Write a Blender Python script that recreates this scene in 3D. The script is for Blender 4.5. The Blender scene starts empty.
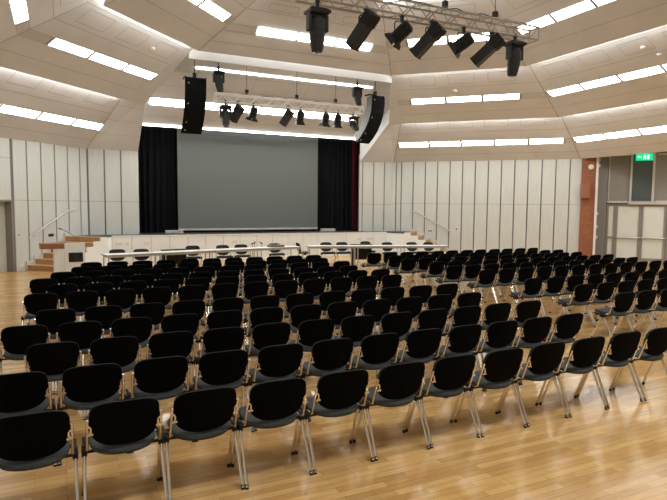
import bpy, bmesh, math, random
from mathutils import Vector, Matrix
random.seed(7)
S = bpy.context.scene
COL = S.collection
PI = math.pi
s2 = math.sqrt(.5)
V = Vector

# ------------------------------------------------------------------ materials
def mat(name, col, rough=.5, metal=0.0, spec=.5, emit=None, strength=1.0):
    m = bpy.data.materials.new(name); m.use_nodes = True
    b = m.node_tree.nodes['Principled BSDF']
    b.inputs['Base Color'].default_value = (*col, 1)
    b.inputs['Roughness'].default_value = rough
    b.inputs['Metallic'].default_value = metal
    b.inputs['Specular IOR Level'].default_value = spec
    if emit:
        b.inputs['Emission Color'].default_value = (*emit, 1)
        b.inputs['Emission Strength'].default_value = strength
    return m

def noisy(m, col, amount, scale, stretch=(1, 1, 1), detail=3):
    """vary a base colour with object-space noise"""
    nt = m.node_tree; n = nt.nodes; l = nt.links
    tc = n.new('ShaderNodeTexCoord'); mp = n.new('ShaderNodeMapping'); mp.inputs['Scale'].default_value = stretch
    no = n.new('ShaderNodeTexNoise'); no.inputs['Scale'].default_value = scale; no.inputs['Detail'].default_value = detail
    rp = n.new('ShaderNodeValToRGB')
    rp.color_ramp.elements[0].position = .3; rp.color_ramp.elements[1].position = .7
    rp.color_ramp.elements[0].color = (*[c * (1 - amount) for c in col], 1)
    rp.color_ramp.elements[1].color = (*[min(1, c * (1 + amount)) for c in col], 1)
    l.new(tc.outputs['Object'], mp.inputs['Vector']); l.new(mp.outputs['Vector'], no.inputs['Vector'])
    l.new(no.outputs['Fac'], rp.inputs['Fac']); l.new(rp.outputs['Color'], n['Principled BSDF'].inputs['Base Color'])
    return m

M = {}
M['ceil'] = noisy(mat('ceiling_board', (.695, .69, .695), .75, spec=.2), (.695, .69, .695), .035, 1.3)
M['seam'] = mat('ceiling_seam', (.38, .365, .35), .8, spec=.1)
M['groove'] = mat('ceiling_groove', (.60, .585, .565), .8, spec=.1)
M['wall'] = noisy(mat('wall_panel', (.63, .655, .63), .6, spec=.3), (.63, .655, .63), .03, 3, (6, 6, .4))
M['wallgap'] = mat('wall_panel_joint', (.20, .19, .18), .5, .3)
M['cheek'] = mat('plaster', (.76, .76, .75), .7, spec=.2)
M['black'] = mat('black_paint', (.006, .006, .007), .5, spec=.3)
M['curtain'] = mat('black_velvet', (.010, .010, .012), .95, spec=.05)
M['red'] = mat('red_velvet', (.075, .008, .014), .9, spec=.1)
M['screen'] = mat('screen_fabric', (.15, .165, .158), .85, spec=.1)
M['white'] = mat('white_panel', (.86, .89, .91), .55, spec=.3)
M['tabletop'] = mat('table_laminate', (.93, .93, .93), .35)
M['edge'] = mat('table_edge', (.30, .30, .31), .5)
M['chrome'] = mat('chrome', (.86, .82, .78), .2, 1.0)
M['steel'] = mat('brushed_steel', (.62, .62, .62), .3, 1.0)
M['truss'] = mat('truss_aluminium', (.40, .38, .355), .4, .4)
M['truss2'] = mat('truss_bright_aluminium', (.88, .87, .85), .35, .1)
M['cushion'] = mat('black_fabric', (.034, .038, .040), .9, spec=.12)
M['fabric'] = noisy(mat('charcoal_fabric', (.056, .064, .068), .9, spec=.15), (.056, .064, .068), .15, 90)
M['shell'] = mat('black_plastic_shell', (.002, .002, .0023), .8, spec=.06)
M['rubber'] = mat('black_rubber', (.012, .012, .012), .6, spec=.3)
M['fixture'] = mat('fixture_black', (.010, .010, .011), .5, spec=.3)
M['fixgrey'] = mat('fixture_grey', (.03, .03, .032), .5, spec=.3)
M['lens'] = mat('lens_glass', (.05, .055, .065), .08, spec=.8)
M['arrayside'] = mat('speaker_side', (.13, .128, .125), .6)
M['grille'] = mat('speaker_grille', (.005, .005, .006), .8, spec=.12)
M['dot'] = mat('steel_pin', (.7, .7, .7), .4, .2)
M['stagefloor'] = mat('stage_floor', (.045, .045, .05), .5)
M['door'] = mat('door_grey', (.225, .21, .19), .5)
M['doordark'] = mat('door_post_grey', (.16, .15, .135), .5)
M['doorpanel'] = noisy(mat('frosted_panel', (.64, .645, .60), .5), (.64, .645, .60), .05, 2)
M['frame'] = mat('light_metal_frame', (.52, .50, .47), .4, .2)
M['glass'] = mat('dark_glass', (.085, .105, .102), .25, spec=.4)
M['glassline'] = mat('blind_line', (.06, .075, .073), .5)
M['plastic'] = mat('white_plastic', (.75, .74, .71), .4)
M['display'] = mat('black_display', (.012, .013, .014), .25)
M['greysmall'] = mat('dark_grey_plastic', (.09, .09, .09), .5)
M['signred'] = mat('sign_red', (.5, .03, .02), .5)
M['lamp'] = mat('light_panel', (.9, .9, .88), .5, emit=(.985, 1, .965), strength=10)
M['lampstage'] = mat('stage_light_panel', (.9, .9, .88), .5, emit=(.985, 1, .965), strength=24)
M['lampline'] = mat('light_line', (.9, .9, .88), .5, emit=(.985, 1, .965), strength=11)
M['cove'] = mat('cove_tube', (.9, .9, .88), .5, emit=(.99, .985, .94), strength=21)
M['cove2'] = mat('cove_tube_soft', (.9, .9, .88), .5, emit=(1, .98, .945), strength=6)
M['exitgreen'] = mat('exit_green', (.0, .25, .10), .4, emit=(.0, .60, .26), strength=1.0)
M['exitwhite'] = mat('exit_white', (.7, .9, .8), .4, emit=(.6, 1, .8), strength=1.3)

def floor_material():
    m = bpy.data.materials.new('oak_parquet'); m.use_nodes = True
    nt = m.node_tree; n = nt.nodes; l = nt.links; b = n['Principled BSDF']
    tc = n.new('ShaderNodeTexCoord')
    br = n.new('ShaderNodeTexBrick')
    br.offset = .37; br.offset_frequency = 2; br.squash = 1.0
    br.inputs['Scale'].default_value = 1.0
    br.inputs['Brick Width'].default_value = .62
    br.inputs['Row Height'].default_value = .075
    br.inputs['Mortar Size'].default_value = .0012
    br.inputs['Mortar Smooth'].default_value = .2
    br.inputs['Bias'].default_value = .0
    br.inputs['Color1'].default_value = (.53, .315, .118, 1)
    br.inputs['Color2'].default_value = (.73, .49, .215, 1)
    br.inputs['Mortar'].default_value = (.26, .145, .055, 1)
    l.new(tc.outputs['Object'], br.inputs['Vector'])
    # second, coarser board pattern, and long grain
    br2 = n.new('ShaderNodeTexBrick'); br2.offset = .5
    br2.inputs['Scale'].default_value = 1.0
    br2.inputs['Brick Width'].default_value = 2.1; br2.inputs['Row Height'].default_value = .225
    br2.inputs['Mortar Size'].default_value = .0015
    br2.inputs['Color1'].default_value = (.90, .88, .85, 1); br2.inputs['Color2'].default_value = (1.08, 1.05, 1.0, 1)
    br2.inputs['Mortar'].default_value = (.62, .58, .52, 1)
    l.new(tc.outputs['Object'], br2.inputs['Vector'])
    mp = n.new('ShaderNodeMapping'); mp.inputs['Scale'].default_value = (1.6, 26, 1)
    l.new(tc.outputs['Object'], mp.inputs['Vector'])
    no = n.new('ShaderNodeTexNoise'); no.inputs['Scale'].default_value = 2.2; no.inputs['Detail'].default_value = 6
    no.inputs['Roughness'].default_value = .65
    l.new(mp.outputs['Vector'], no.inputs['Vector'])
    rp = n.new('ShaderNodeValToRGB')
    rp.color_ramp.elements[0].position = .3; rp.color_ramp.elements[0].color = (.82, .79, .75, 1)
    rp.color_ramp.elements[1].position = .72; rp.color_ramp.elements[1].color = (1.12, 1.10, 1.08, 1)
    l.new(no.outputs['Fac'], rp.inputs['Fac'])
    def mul(a, c):
        x = n.new('ShaderNodeMix'); x.data_type = 'RGBA'; x.blend_type = 'MULTIPLY'; x.inputs[0].default_value = 1
        l.new(a, x.inputs[6]); l.new(c, x.inputs[7]); return x.outputs[2]
    c = mul(mul(br.outputs['Color'], br2.outputs['Color']), rp.outputs['Color'])
    l.new(c, b.inputs['Base Color'])
    n2 = n.new('ShaderNodeTexNoise'); n2.inputs['Scale'].default_value = 3.0; n2.inputs['Detail'].default_value = 4
    l.new(tc.outputs['Object'], n2.inputs['Vector'])
    mr = n.new('ShaderNodeMapRange'); mr.inputs['To Min'].default_value = .13; mr.inputs['To Max'].default_value = .25
    l.new(n2.outputs['Fac'], mr.inputs['Value']); l.new(mr.outputs['Result'], b.inputs['Roughness'])
    b.inputs['Specular IOR Level'].default_value = .5
    bp = n.new('ShaderNodeBump'); bp.inputs['Strength'].default_value = .12; bp.inputs['Distance'].default_value = .002
    l.new(n2.outputs['Fac'], bp.inputs['Height']); l.new(bp.outputs['Normal'], b.inputs['Normal'])
    return m
M['floor'] = floor_material()

def wood_material(name, c1, c2, stretch):
    m = mat(name, c1, .4)
    nt = m.node_tree; n = nt.nodes; l = nt.links
    tc = n.new('ShaderNodeTexCoord'); mp = n.new('ShaderNodeMapping'); mp.inputs['Scale'].default_value = stretch
    no = n.new('ShaderNodeTexNoise'); no.inputs['Scale'].default_value = 3; no.inputs['Detail'].default_value = 5
    rp = n.new('ShaderNodeValToRGB'); rp.color_ramp.elements[0].color = (*c1, 1); rp.color_ramp.elements[1].color = (*c2, 1)
    rp.color_ramp.elements[0].position = .3; rp.color_ramp.elements[1].position = .7
    l.new(tc.outputs['Object'], mp.inputs['Vector']); l.new(mp.outputs['Vector'], no.inputs['Vector'])
    l.new(no.outputs['Fac'], rp.inputs['Fac']); l.new(rp.outputs['Color'], n['Principled BSDF'].inputs['Base Color'])
    return m
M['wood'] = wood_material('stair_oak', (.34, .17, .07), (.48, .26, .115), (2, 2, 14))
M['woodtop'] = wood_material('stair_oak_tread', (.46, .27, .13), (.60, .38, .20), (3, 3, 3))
M['wooddark'] = wood_material('lectern_wood', (.24, .105, .05), (.33, .15, .075), (2, 2, 14))

def brick_material():
    m = mat('red_brick', (.3, .12, .06), .85, spec=.2)
    nt = m.node_tree; n = nt.nodes; l = nt.links
    tc = n.new('ShaderNodeTexCoord'); mp = n.new('ShaderNodeMapping')
    br = n.new('ShaderNodeTexBrick')
    br.inputs['Scale'].default_value = 1; br.inputs['Brick Width'].default_value = .24; br.inputs['Row Height'].default_value = .075
    br.inputs['Mortar Size'].default_value = .006
    br.inputs['Color1'].default_value = (.34, .135, .07, 1); br.inputs['Color2'].default_value = (.28, .11, .058, 1)
    br.inputs['Mortar'].default_value = (.22, .10, .06, 1)
    mp.inputs['Rotation'].default_value = (PI / 2, 0, 0)
    l.new(tc.outputs['Object'], mp.inputs['Vector']); l.new(mp.outputs['Vector'], br.inputs['Vector'])
    l.new(br.outputs['Color'], n['Principled BSDF'].inputs['Base Color'])
    return m
M['brick'] = brick_material()
M['brickplain'] = mat('brick_red_paint', (.29, .115, .06), .7)

# ------------------------------------------------------------------ object helpers
def link(o, parent=None):
    COL.objects.link(o)
    if parent is not None: o.parent = parent
    return o
def obj(name, bm, mats, parent=None, smooth=False):
    me = bpy.data.meshes.new(name)
    bmesh.ops.recalc_face_normals(bm, faces=bm.faces)
    bm.to_mesh(me); bm.free()
    for m in (mats if isinstance(mats, (list, tuple)) else [mats]): me.materials.append(m)
    if smooth:
        for p in me.polygons: p.use_smooth = True
        try: me.set_sharp_from_angle(angle=math.radians(42))
        except Exception: pass
    return link(bpy.data.objects.new(name, me), parent)
def tag(o, label, cat, group=None, kind=None):
    o['label'] = label; o['category'] = cat
    if group: o['group'] = group
    if kind: o['kind'] = kind
    return o
def thing(name, label, cat, loc=(0, 0, 0), rz=0, group=None):
    o = bpy.data.objects.new(name, None); o.empty_display_size = .1
    COL.objects.link(o); o.location = loc; o.rotation_euler = (0, 0, rz)
    return tag(o, label, cat, group)
def copy_tree(o, parent=None):
    c = o.copy(); COL.objects.link(c)
    if parent is not None: c.parent = parent
    for ch in list(o.children): copy_tree(ch, c)
    return c

def box(bm, lo, hi, mi=0, mtx=None, bevel=0):
    x0, y0, z0 = lo; x1, y1, z1 = hi
    vs = [bm.verts.new(p) for p in ((x0, y0, z0), (x1, y0, z0), (x1, y1, z0), (x0, y1, z0), (x0, y0, z1), (x1, y0, z1), (x1, y1, z1), (x0, y1, z1))]
    fs = [bm.faces.new([vs[i] for i in q]) for q in ((3, 2, 1, 0), (4, 5, 6, 7), (0, 1, 5, 4), (1, 2, 6, 5), (2, 3, 7, 6), (3, 0, 4, 7))]
    for f in fs: f.material_index = mi
    if bevel:
        es = list({e for f in fs for e in f.edges})
        r = bmesh.ops.bevel(bm, geom=es, offset=bevel, segments=2, affect='EDGES', profile=.5)
        for f in r['faces']: f.material_index = mi
        vs = list({v for f in bm.faces if f.is_valid for v in f.verts}) if False else list({v for f in (fs + r['faces']) if f.is_valid for v in f.verts})
    if mtx is not None:
        for v in vs: v.co = mtx @ v.co
    return vs
def tube(bm, pts, r, seg=8, mi=0, cap=True, closed=False):
    pts = [V(p) for p in pts]; rs = r if isinstance(r, (list, tuple)) else [r] * len(pts)
    n = len(pts); rings = []
    up = V((0, 0, 1))
    d0 = (pts[1] - pts[0]).normalized()
    if abs(d0.dot(up)) > .95: up = V((1, 0, 0))
    for i in range(n):
        if i == 0: d = pts[1] - pts[0]
        elif i == n - 1: d = pts[-1] - pts[-2]
        else: d = (pts[i + 1] - pts[i]).normalized() + (pts[i] - pts[i - 1]).normalized()
        d.normalize(); a = d.cross(up)
        if a.length < 1e-4: a = d.cross(V((0, 1, 0)))
        a.normalize(); b = d.cross(a)
        rings.append([bm.verts.new(pts[i] + (a * math.cos(2 * PI * k / seg) + b * math.sin(2 * PI * k / seg)) * rs[i]) for k in range(seg)])
    for i in range(n - 1):
        for k in range(seg):
            f = bm.faces.new((rings[i][k], rings[i][(k + 1) % seg], rings[i + 1][(k + 1) % seg], rings[i + 1][k])); f.material_index = mi
    if cap:
        bm.faces.new(rings[0]).material_index = mi; bm.faces.new(rings[-1][::-1]).material_index = mi
    return [v for g in rings for v in g]
def lathe(bm, prof, seg=16, mi=0, mtx=None):
    """prof: list of (r,z)"""
    rings = []
    for r, z in prof:
        rings.append([bm.verts.new((r * math.cos(2 * PI * k / seg), r * math.sin(2 * PI * k / seg), z)) for k in range(seg)])
    for i in range(len(prof) - 1):
        for k in range(seg):
            bm.faces.new((rings[i][k], rings[i][(k + 1) % seg], rings[i + 1][(k + 1) % seg], rings[i + 1][k])).material_index = mi
    bm.faces.new(rings[0][::-1]).material_index = mi; bm.faces.new(rings[-1]).material_index = mi
    if mtx is not None:
        for g in rings:
            for v in g: v.co = mtx @ v.co
def quad(bm, pts, mi=0):
    f = bm.faces.new([bm.verts.new(p) for p in pts]); f.material_index = mi; return f
def prism(bm, poly, z0, z1, mi=0, mi_top=None):
    a = [bm.verts.new((x, y, z0)) for x, y in poly]; b = [bm.verts.new((x, y, z1)) for x, y in poly]
    n = len(poly)
    bm.faces.new(a[::-1]).material_index = mi
    bm.faces.new(b).material_index = mi if mi_top is None else mi_top
    for i in range(n): bm.faces.new((a[i], a[(i + 1) % n], b[(i + 1) % n], b[i])).material_index = mi
ORD = ['first', 'second', 'third', 'fourth', 'fifth', 'sixth', 'seventh', 'eighth', 'ninth', 'tenth', 'eleventh', 'twelfth', 'thirteenth', 'fourteenth']

# ------------------------------------------------------------------ camera
f_px = 562.04; pit = .0774274; roll = .0086785; cam_z = 2.1684; yaw = .4537555
cp, sp = math.cos(pit), math.sin(pit)
fw = V((0, cp, -sp)); up0 = V((0, sp, cp)); rt0 = V((1, 0, 0))
rt = rt0 * math.cos(roll) + up0 * math.sin(roll); up_ = -rt0 * math.sin(roll) + up0 * math.cos(roll)
RZ = Matrix.Rotation(-yaw, 3, 'Z')
rt, up_, fw = RZ @ rt, RZ @ up_, RZ @ fw
cd = bpy.data.cameras.new('camera'); cam = bpy.data.objects.new('camera', cd); COL.objects.link(cam)
cd.sensor_fit = 'HORIZONTAL'; cd.sensor_width = 36; cd.lens = f_px / 667 * 36; cd.clip_start = .05; cd.clip_end = 200
cam.matrix_world = Matrix(((rt.x, up_.x, -fw.x, 0), (rt.y, up_.y, -fw.y, 0), (rt.z, up_.z, -fw.z, cam_z), (0, 0, 0, 1)))
S.camera = cam
def in_view(p, m=12):
    d = V(p) - V((0, 0, cam_z)); z = d.dot(fw)
    if z < .2: return False
    x = 333.5 + f_px * d.dot(rt) / z; y = 250 - f_px * d.dot(up_) / z
    return -m < x < 667 + m and -m < y < 500 + m

# ------------------------------------------------------------------ room shell
XL, XR = -4.4, 19.97
ring0 = {'a': V((XL, 17.45)), 'b': V((.95, 22.8)), 'c': V((14.25, 22.8)), 'd': V((XR, 17.08)), 'e': V((XR, -4.0)), 'f': V((14.25, -9.72)), 'g': V((.95, -9.72)), 'h': V((XL, -4.37))}
HW = 4.2
HWK = {'c': 4.27, 'd': 4.27, 'e': 4.27}          # wall-top height at the right-hand corners
LDO, LDT, LDN = V((.95, 22.8)), V((-s2, -s2)), V((s2, -s2))      # left diagonal wall: origin, along, inward
RDO, RDT, RDN = V((14.25, 22.8)), V((s2, -s2)), V((-s2, -s2))
RO, RT, RN = V((XR, 17.08)), V((0, -1)), V((-1, 0))
LO, LT, LN = V((XL, 17.45)), V((0, -1)), V((1, 0))
STX0, STX1 = 2.77, 12.42

bm = bmesh.new()
quad(bm, [(-6, -11, 0), (27, -11, 0), (27, 27, 0), (-6, 27, 0)])
tag(obj('floor', bm, M['floor']), 'glossy oak strip parquet floor of the hall', 'floor', kind='structure')

def panel_wall(name, label, O, T, N, t0, t1, joints, z0=0, z1=HW + .35, seam=2.28, depth=.12):
    """wall of upright panels with dark recessed joints; front face lies on the line O + T*t"""
    bm = bmesh.new()
    def P(t, n, z): q = O + T * t + N * n; return (q.x, q.y, z)
    def slab(a, b, n0, n1, za, zb, mi):
        vs = [bm.verts.new(P(t, n, z)) for t, n, z in ((a, n0, za), (b, n0, za), (b, n1, za), (a, n1, za), (a, n0, zb), (b, n0, zb), (b, n1, zb), (a, n1, zb))]
        for q in ((3, 2, 1, 0), (4, 5, 6, 7), (0, 1, 5, 4), (1, 2, 6, 5), (2, 3, 7, 6), (3, 0, 4, 7)):
            bm.faces.new([vs[i] for i in q]).material_index = mi
    slab(t0, t1, -depth, -.03, z0, z1, 1)
    g = .026
    edges = [t0 - g] + sorted(joints) + [t1 + g]
    for a, b in zip(edges[:-1], edges[1:]):
        if b - a < 2 * g + .02: continue
        for za, zb in ((z0, seam - .005), (seam + .005, z1)):
            slab(a + g, b - g, -.03, 0, za, zb, 0)
    return tag(obj(name, bm, [M['wall'], M['wallgap']]), label, 'wall', kind='structure')

panel_wall('wall_left', 'light panelled diagonal wall at the left with dark upright joints', LDO, LDT, LDN, 0, 3.2, [.33, .90, 1.48, 2.06, 2.63, 3.17])
panel_wall('wall_stage_left', 'panelled wall between the left diagonal wall and the stage opening', V((.95, 22.8)), V((1, 0)), V((0, -1)), 0, STX0 - .95, [.04, .61, 1.19])
panel_wall('wall_stage_right', 'panelled wall between the stage opening and the right diagonal wall', V((STX1, 22.8)), V((1, 0)), V((0, -1)), 0, 14.25 - STX1, [.16, .74, 1.32])
panel_wall('wall_right', 'long light panelled diagonal wall at the right with dark upright joints', RDO, RDT, RDN, 0, 8.15, [.12] + [.37 + .5635 * k for k in range(14)], seam=2.33)
# wall over the door at left, and the plain unseen sides
def plain_wall(name, label, A, B, z0, z1, m, th=.12):
    A, B = V(A), V(B); d = (B - A).normalized(); n = V((-d.y, d.x)) * th
    bm = bmesh.new(); prism(bm, [tuple(A), tuple(B), tuple(B + n), tuple(A + n)], z0, z1)
    return tag(obj(name, bm, m), label, 'wall', kind='structure')
def LD(t, n=0): q = LDO + LDT * t + LDN * n; return (q.x, q.y)
def RD(t, n=0): q = RDO + RDT * t + RDN * n; return (q.x, q.y)
panel_wall('wall_left_over_door', 'panelled wall above the grey door at the left edge', LDO, LDT, LDN, 3.2, 7.6, [3.23, 4.2, 5.0, 5.8, 6.6], z0=2.29, seam=3.6)
plain_wall('wall_side', 'light side wall of the hall', (XL, 17.5), (XL, -4.4), 0, 4.5, M['wall'], -.15)
plain_wall('wall_rear_left', 'light rear diagonal wall', (XL, -4.37), (.95, -9.72), 0, 4.5, M['wall'], -.15)
plain_wall('wall_rear', 'light rear wall', (.95, -9.72), (14.25, -9.72), 0, 4.5, M['wall'], -.15)
plain_wall('wall_rear_right', 'light rear diagonal wall at the right', (14.25, -9.72), (26, -9.72), 0, 4.7, M['wall'], -.15)
plain_wall('wall_foyer', 'far right wall of the side aisle', (26, -9.72), (26, 13), 0, 4.7, M['wall'], -.15)

# --------------------------------------------------------- stepped ceiling
Z1, Z2, Z3 = 5.68, 7.0, 8.5
P1, P2, P3 = 2.5, 5.5, 8.5
def diagline(c, p): return c + p * 2 * s2
def xy_ld(p, y): return V((y - 21.85 + p / s2, y))
# ring corners on each lip (left-diag line: x-y = -21.85 + p*sqrt2 ; right-diag line: x+y = 37.05 - p*sqrt2)
def ring(p):
    r = {}
    k = p * math.sqrt(2)
    xl = XL + p; r['a'] = V((xl, xl + 21.85 - k))
    xr = XR - p; r['d'] = V((xr, 37.05 - k - xr))
    r['e'] = V((xr, -4.0 + (p * (math.sqrt(2) - 1)))); r['h'] = V((xl, -4.37 + p * (math.sqrt(2) - 1)))
    yb = -9.72 + p
    r['f'] = V((14.25 - p * (math.sqrt(2) - 1), yb)); r['g'] = V((.95 + p * (math.sqrt(2) - 1), yb))
    return r
R1, R2, R3 = ring(P1), ring(P2), ring(P3)
R1['b'], R1['c'] = V((2.1, 20.41)), V((13.1, 20.41))
R2['b'], R2['c'] = V((4.05, 18.12)), V((11.15, 18.12))
ST3 = .64
def ys3(z): return 18.12 - (z - Z2) / ST3
R3['b'] = V((ys3(Z3) - 21.85 + P3 * math.sqrt(2), ys3(Z3))); R3['c'] = V((37.05 - P3 * math.sqrt(2) - ys3(Z3), ys3(Z3)))
GAP = .25                           # each tier runs on above the lip of the next one by this much
def ext(lo, hi, zlo, zhi, over=.28):
    """upper edge point of a tier: above the next lip by GAP and carried a little further along the ridge"""
    k = 1 + over / 3.0
    q = lo + (hi - lo) * k
    return (q.x, q.y, zlo + (zhi + GAP - zlo) * k)
tiers = [(ring0, R1, HW, Z1), (R1, R2, Z1, Z2), (R2, R3, Z2, Z3)]
OFFS = [(0, P1), (P1, P2), (P2, P3)]
def slope(i): return (tiers[i][3] + GAP - tiers[i][2]) / (OFFS[i][1] - OFFS[i][0])
FAC = {'ld': (LDO, LDT, LDN), 'rd': (RDO, RDT, RDN), 'r': (RO, RT, RN), 'l': (LO, LT, LN)}
def fz(i, p, fc=''):
    z0 = HWK['c'] if (i == 0 and fc in ('rd', 'r')) else tiers[i][2]
    return z0 + (tiers[i][3] + GAP - z0) * (p - OFFS[i][0]) / (OFFS[i][1] - OFFS[i][0])
def fpt(fc, i, t, p, drop=0):
    O, T, N = FAC[fc]; q = O + T * t + N * p
    return V((q.x, q.y, fz(i, p, fc) - drop))
def st3pt(x, y, drop=0): return V((x, y, Z2 + (ST3 + .08) * (18.12 - y) - drop))

bmc = bmesh.new()
facets = [('ab', 'ld'), ('cd', 'rd'), ('de', 'r'), ('ef', None), ('fg', None), ('gh', None), ('ha', 'l')]
def ridge_q(i, key):
    lo, hi, zl, zh = tiers[i]
    if i == 0: zl = HWK.get(key, zl)
    return (lo[key].x, lo[key].y, zl), ext(lo[key], hi[key], zl, zh)
LIPT = .03
for (pr, fc) in facets + [('bc', 'st')]:
    for i in range(3):
        if fc == 'st' and i < 2: continue
        a0, a1 = ridge_q(i, pr[0]); b0, b1 = ridge_q(i, pr[1])
        quad(bmc, [a0, b0, b1, a1])
        if i > 0:   # lip thickness
            quad(bmc, [a0, b0, (b0[0], b0[1], b0[2] + LIPT), (a0[0], a0[1], a0[2] + LIPT)])
# remnants of the stage-side facet left and right of the recess
quad(bmc, [(.95, 22.8, HW), (STX0, 22.8, HW), (2.78, 20.72, Z1 + GAP - .1), (2.1, 20.41, Z1 + GAP)])
quad(bmc, [(14.25, 22.8, 4.27), (STX1, 22.8, HW), (12.62, 20.66, Z1 + GAP - .1), (13.1, 20.41, Z1 + GAP)])
quad(bmc, [(2.1, 20.41, Z1), (2.78, 20.72, Z1), (4.05, 18.12, Z2 + GAP)])
quad(bmc, [(13.1, 20.41, Z1), (12.62, 20.66, Z1), (11.15, 18.12, Z2 + GAP)])
# top cap
r3 = [R3[k] for k in 'abcdefgh']
f = bmc.faces.new([bmc.verts.new((q.x, q.y, 8.62)) for q in r3])
# soffit of the side aisle at right
quad(bmc, [(XR, 17.4, 4.62), (26.2, 17.4, 4.62), (26.2, -10, 4.62), (XR, -10, 4.62)])
quad(bmc, [(XR + .01, 17.08, 4.275), (XR + .01, -4, 4.275), (XR + .01, -4, 4.62), (XR + .01, 17.08, 4.62)])
# seams, hatches and the blank ends of the light grooves (thin strips just under the boards)
def strip(fc, i, t0, t1, p0, p1, mi, d=.004):
    quad(bmc, [fpt(fc, i, t0, p0, d), fpt(fc, i, t1, p0, d), fpt(fc, i, t1, p1, d), fpt(fc, i, t0, p1, d)], mi)
def hatch(fc, i, t0, t1, p0, p1, w=.012):
    strip(fc, i, t0, t1, p0, p0 + w, 1); strip(fc, i, t0, t1, p1 - w, p1, 1)
    strip(fc, i, t0, t0 + w, p0, p1, 1); strip(fc, i, t1 - w, t1, p0, p1, 1)
def span(fc, i, p):
    """t-range of a facet at offset p, from its ridges"""
    pr = [k for k, v in facets if v == fc][0]
    O, T, N = FAC[fc]; lo, hi = tiers[i][0], tiers[i][1]
    k = (p - OFFS[i][0]) / (OFFS[i][1] - OFFS[i][0])
    ts = sorted(((lo[c] + (hi[c] - lo[c]) * k) - O).dot(T) for c in pr)
    return ts
GRV = {0: (.89, 1.14), 1: (3.61, 3.88), 2: (6.64, 6.91)}
SEAMS = {0: [.42, 1.62], 1: [3.05, 4.4, 5.15], 2: [6.1, 7.3, 8.1]}
LIGHTS = {('ld', 0): (.2, 1.42, 5), ('ld', 1): (.95, 1.42, 3), ('ld', 2): (1.5, 1.40, 2), ('rd', 0): (.43, 1.386, 5), ('rd', 1): (1.5, 1.38, 3), ('rd', 2): (1.95, 1.38, 2),
          ('r', 0): (.52, 1.44, 4), ('r', 1): (1.68, 1.45, 4), ('r', 2): (3.2, 1.40, 4), ('l', 1): (2.35, 1.40, 2)}
for fc in ('ld', 'rd', 'r', 'l'):
    for i in range(3):
        for p in SEAMS[i]:
            t0, t1 = span(fc, i, p); strip(fc, i, t0, t1, p - .006, p + .006, 1)
        p0, p1 = GRV[i]
        for p in (p0, p1):
            t0, t1 = span(fc, i, p); strip(fc, i, t0, t1, p - .005, p + .005, 1, .005)
        if (fc, i) in LIGHTS:
            for k in range(LIGHTS[(fc, i)][2] + 1):
                q = LIGHTS[(fc, i)][0] + k * LIGHTS[(fc, i)][1]; strip(fc, i, q - .05, q + .05, p0, p1, 1, .006)
        t0, t1 = span(fc, i, (p0 + p1) / 2)
        if (fc, i) in LIGHTS:
            s, w, n = LIGHTS[(fc, i)]
            if s - .02 > t0: strip(fc, i, t0, s - .02, p0, p1, 2)
            if s + w * n + .02 < t1 and fc in ('ld', 'rd'): strip(fc, i, s + w * n + .02, t1, p0, p1, 2)
        # hatches
        hp = {0: (1.85, 2.28), 1: (4.55, 5.02), 2: (7.45, 7.95)}[i]
        a, b = span(fc, i, hp[1])
        n = max(1, int((min(b, a + 14) - a) / 1.42)); off = ((b - a) - n * 1.42) / 2 if b - a < 12 else .2
        for k in range(n):
            hatch(fc, i, a + off + k * 1.42 + .26, a + off + k * 1.42 + 1.2, *hp)
    # ridge joint lines
def ridge_line(p, q, w=.012, d=.008):
    p, q = V(p), V(q); e = (q - p).normalized(); s = e.cross(V((0, 0, 1))).normalized() * w
    dz = V((0, 0, -d)); quad(bmc, [p + s + dz, q + s + dz, q - s + dz, p - s + dz], 1)
for key in 'abcd':
    for i in range(3):
        if key in 'bc' and i == 1: continue
        a, b = ridge_q(i, key); ridge_line(a, b)
# stage-side third tier: groove, seams, hatches
def st_strip(x0, x1, y0, y1, mi, d=.004):
    quad(bmc, [st3pt(x0, y0, d), st3pt(x1, y0, d), st3pt(x1, y1, d), st3pt(x0, y1, d)], mi)
def st_x(y):
    k = (18.12 - y) / (18.12 - R3['b'].y); return R2['b'].x + (R3['b'].x - R2['b'].x) * k, R2['c'].x + (R3['c'].x - R2['c'].x) * k
SG = (17.16, 17.38)
for y in (17.75, SG[0], SG[1], 16.68, 16.3):
    a, b = st_x(y); st_strip(a, b, y - .006, y + .006, 1, .005)
a, b = st_x(17.27); st_strip(a, 5.66, SG[0], SG[1], 2); st_strip(9.86, b, SG[0], SG[1], 2)
for k in range(3):
    x0 = 5.85 + k * 1.25; w = .012
    for (xa, xb, ya, yb) in ((x0, x0 + .95, 16.42, 16.42 + w), (x0, x0 + .95, 16.62 - w, 16.62), (x0, x0 + w, 16.42, 16.62), (x0 + .95 - w, x0 + .95, 16.42, 16.62)):
        st_strip(xa, xb, ya, yb, 1)
# seams on the remnants beside the stage opening
for k in (.3, .55, .8):
    for A, B, C, D in (((.95, 22.8, HW), (2.1, 20.41, Z1 + GAP), (STX0, 22.8, HW), (2.78, 20.72, Z1 + GAP - .1)), ((14.25, 22.8, 4.27), (13.1, 20.41, Z1 + GAP), (STX1, 22.8, HW), (12.62, 20.66, Z1 + GAP - .1))):
        A, B, C, D = V(A), V(B), V(C), V(D)
        p = A + (B - A) * k; q = C + (D - C) * k; e = (B - A).normalized() * .006; dz = V((0, -.004, -.004))
        quad(bmc, [p + e + dz, q + e + dz, q - e + dz, p - e + dz], 1)
bmesh.ops.remove_doubles(bmc, verts=[], dist=0)
tag(obj('ceiling', bmc, [M['ceil'], M['seam'], M['groove']]), 'stepped beige panelled ceiling rising in folded tiers to the middle', 'ceiling', kind='structure')

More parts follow.
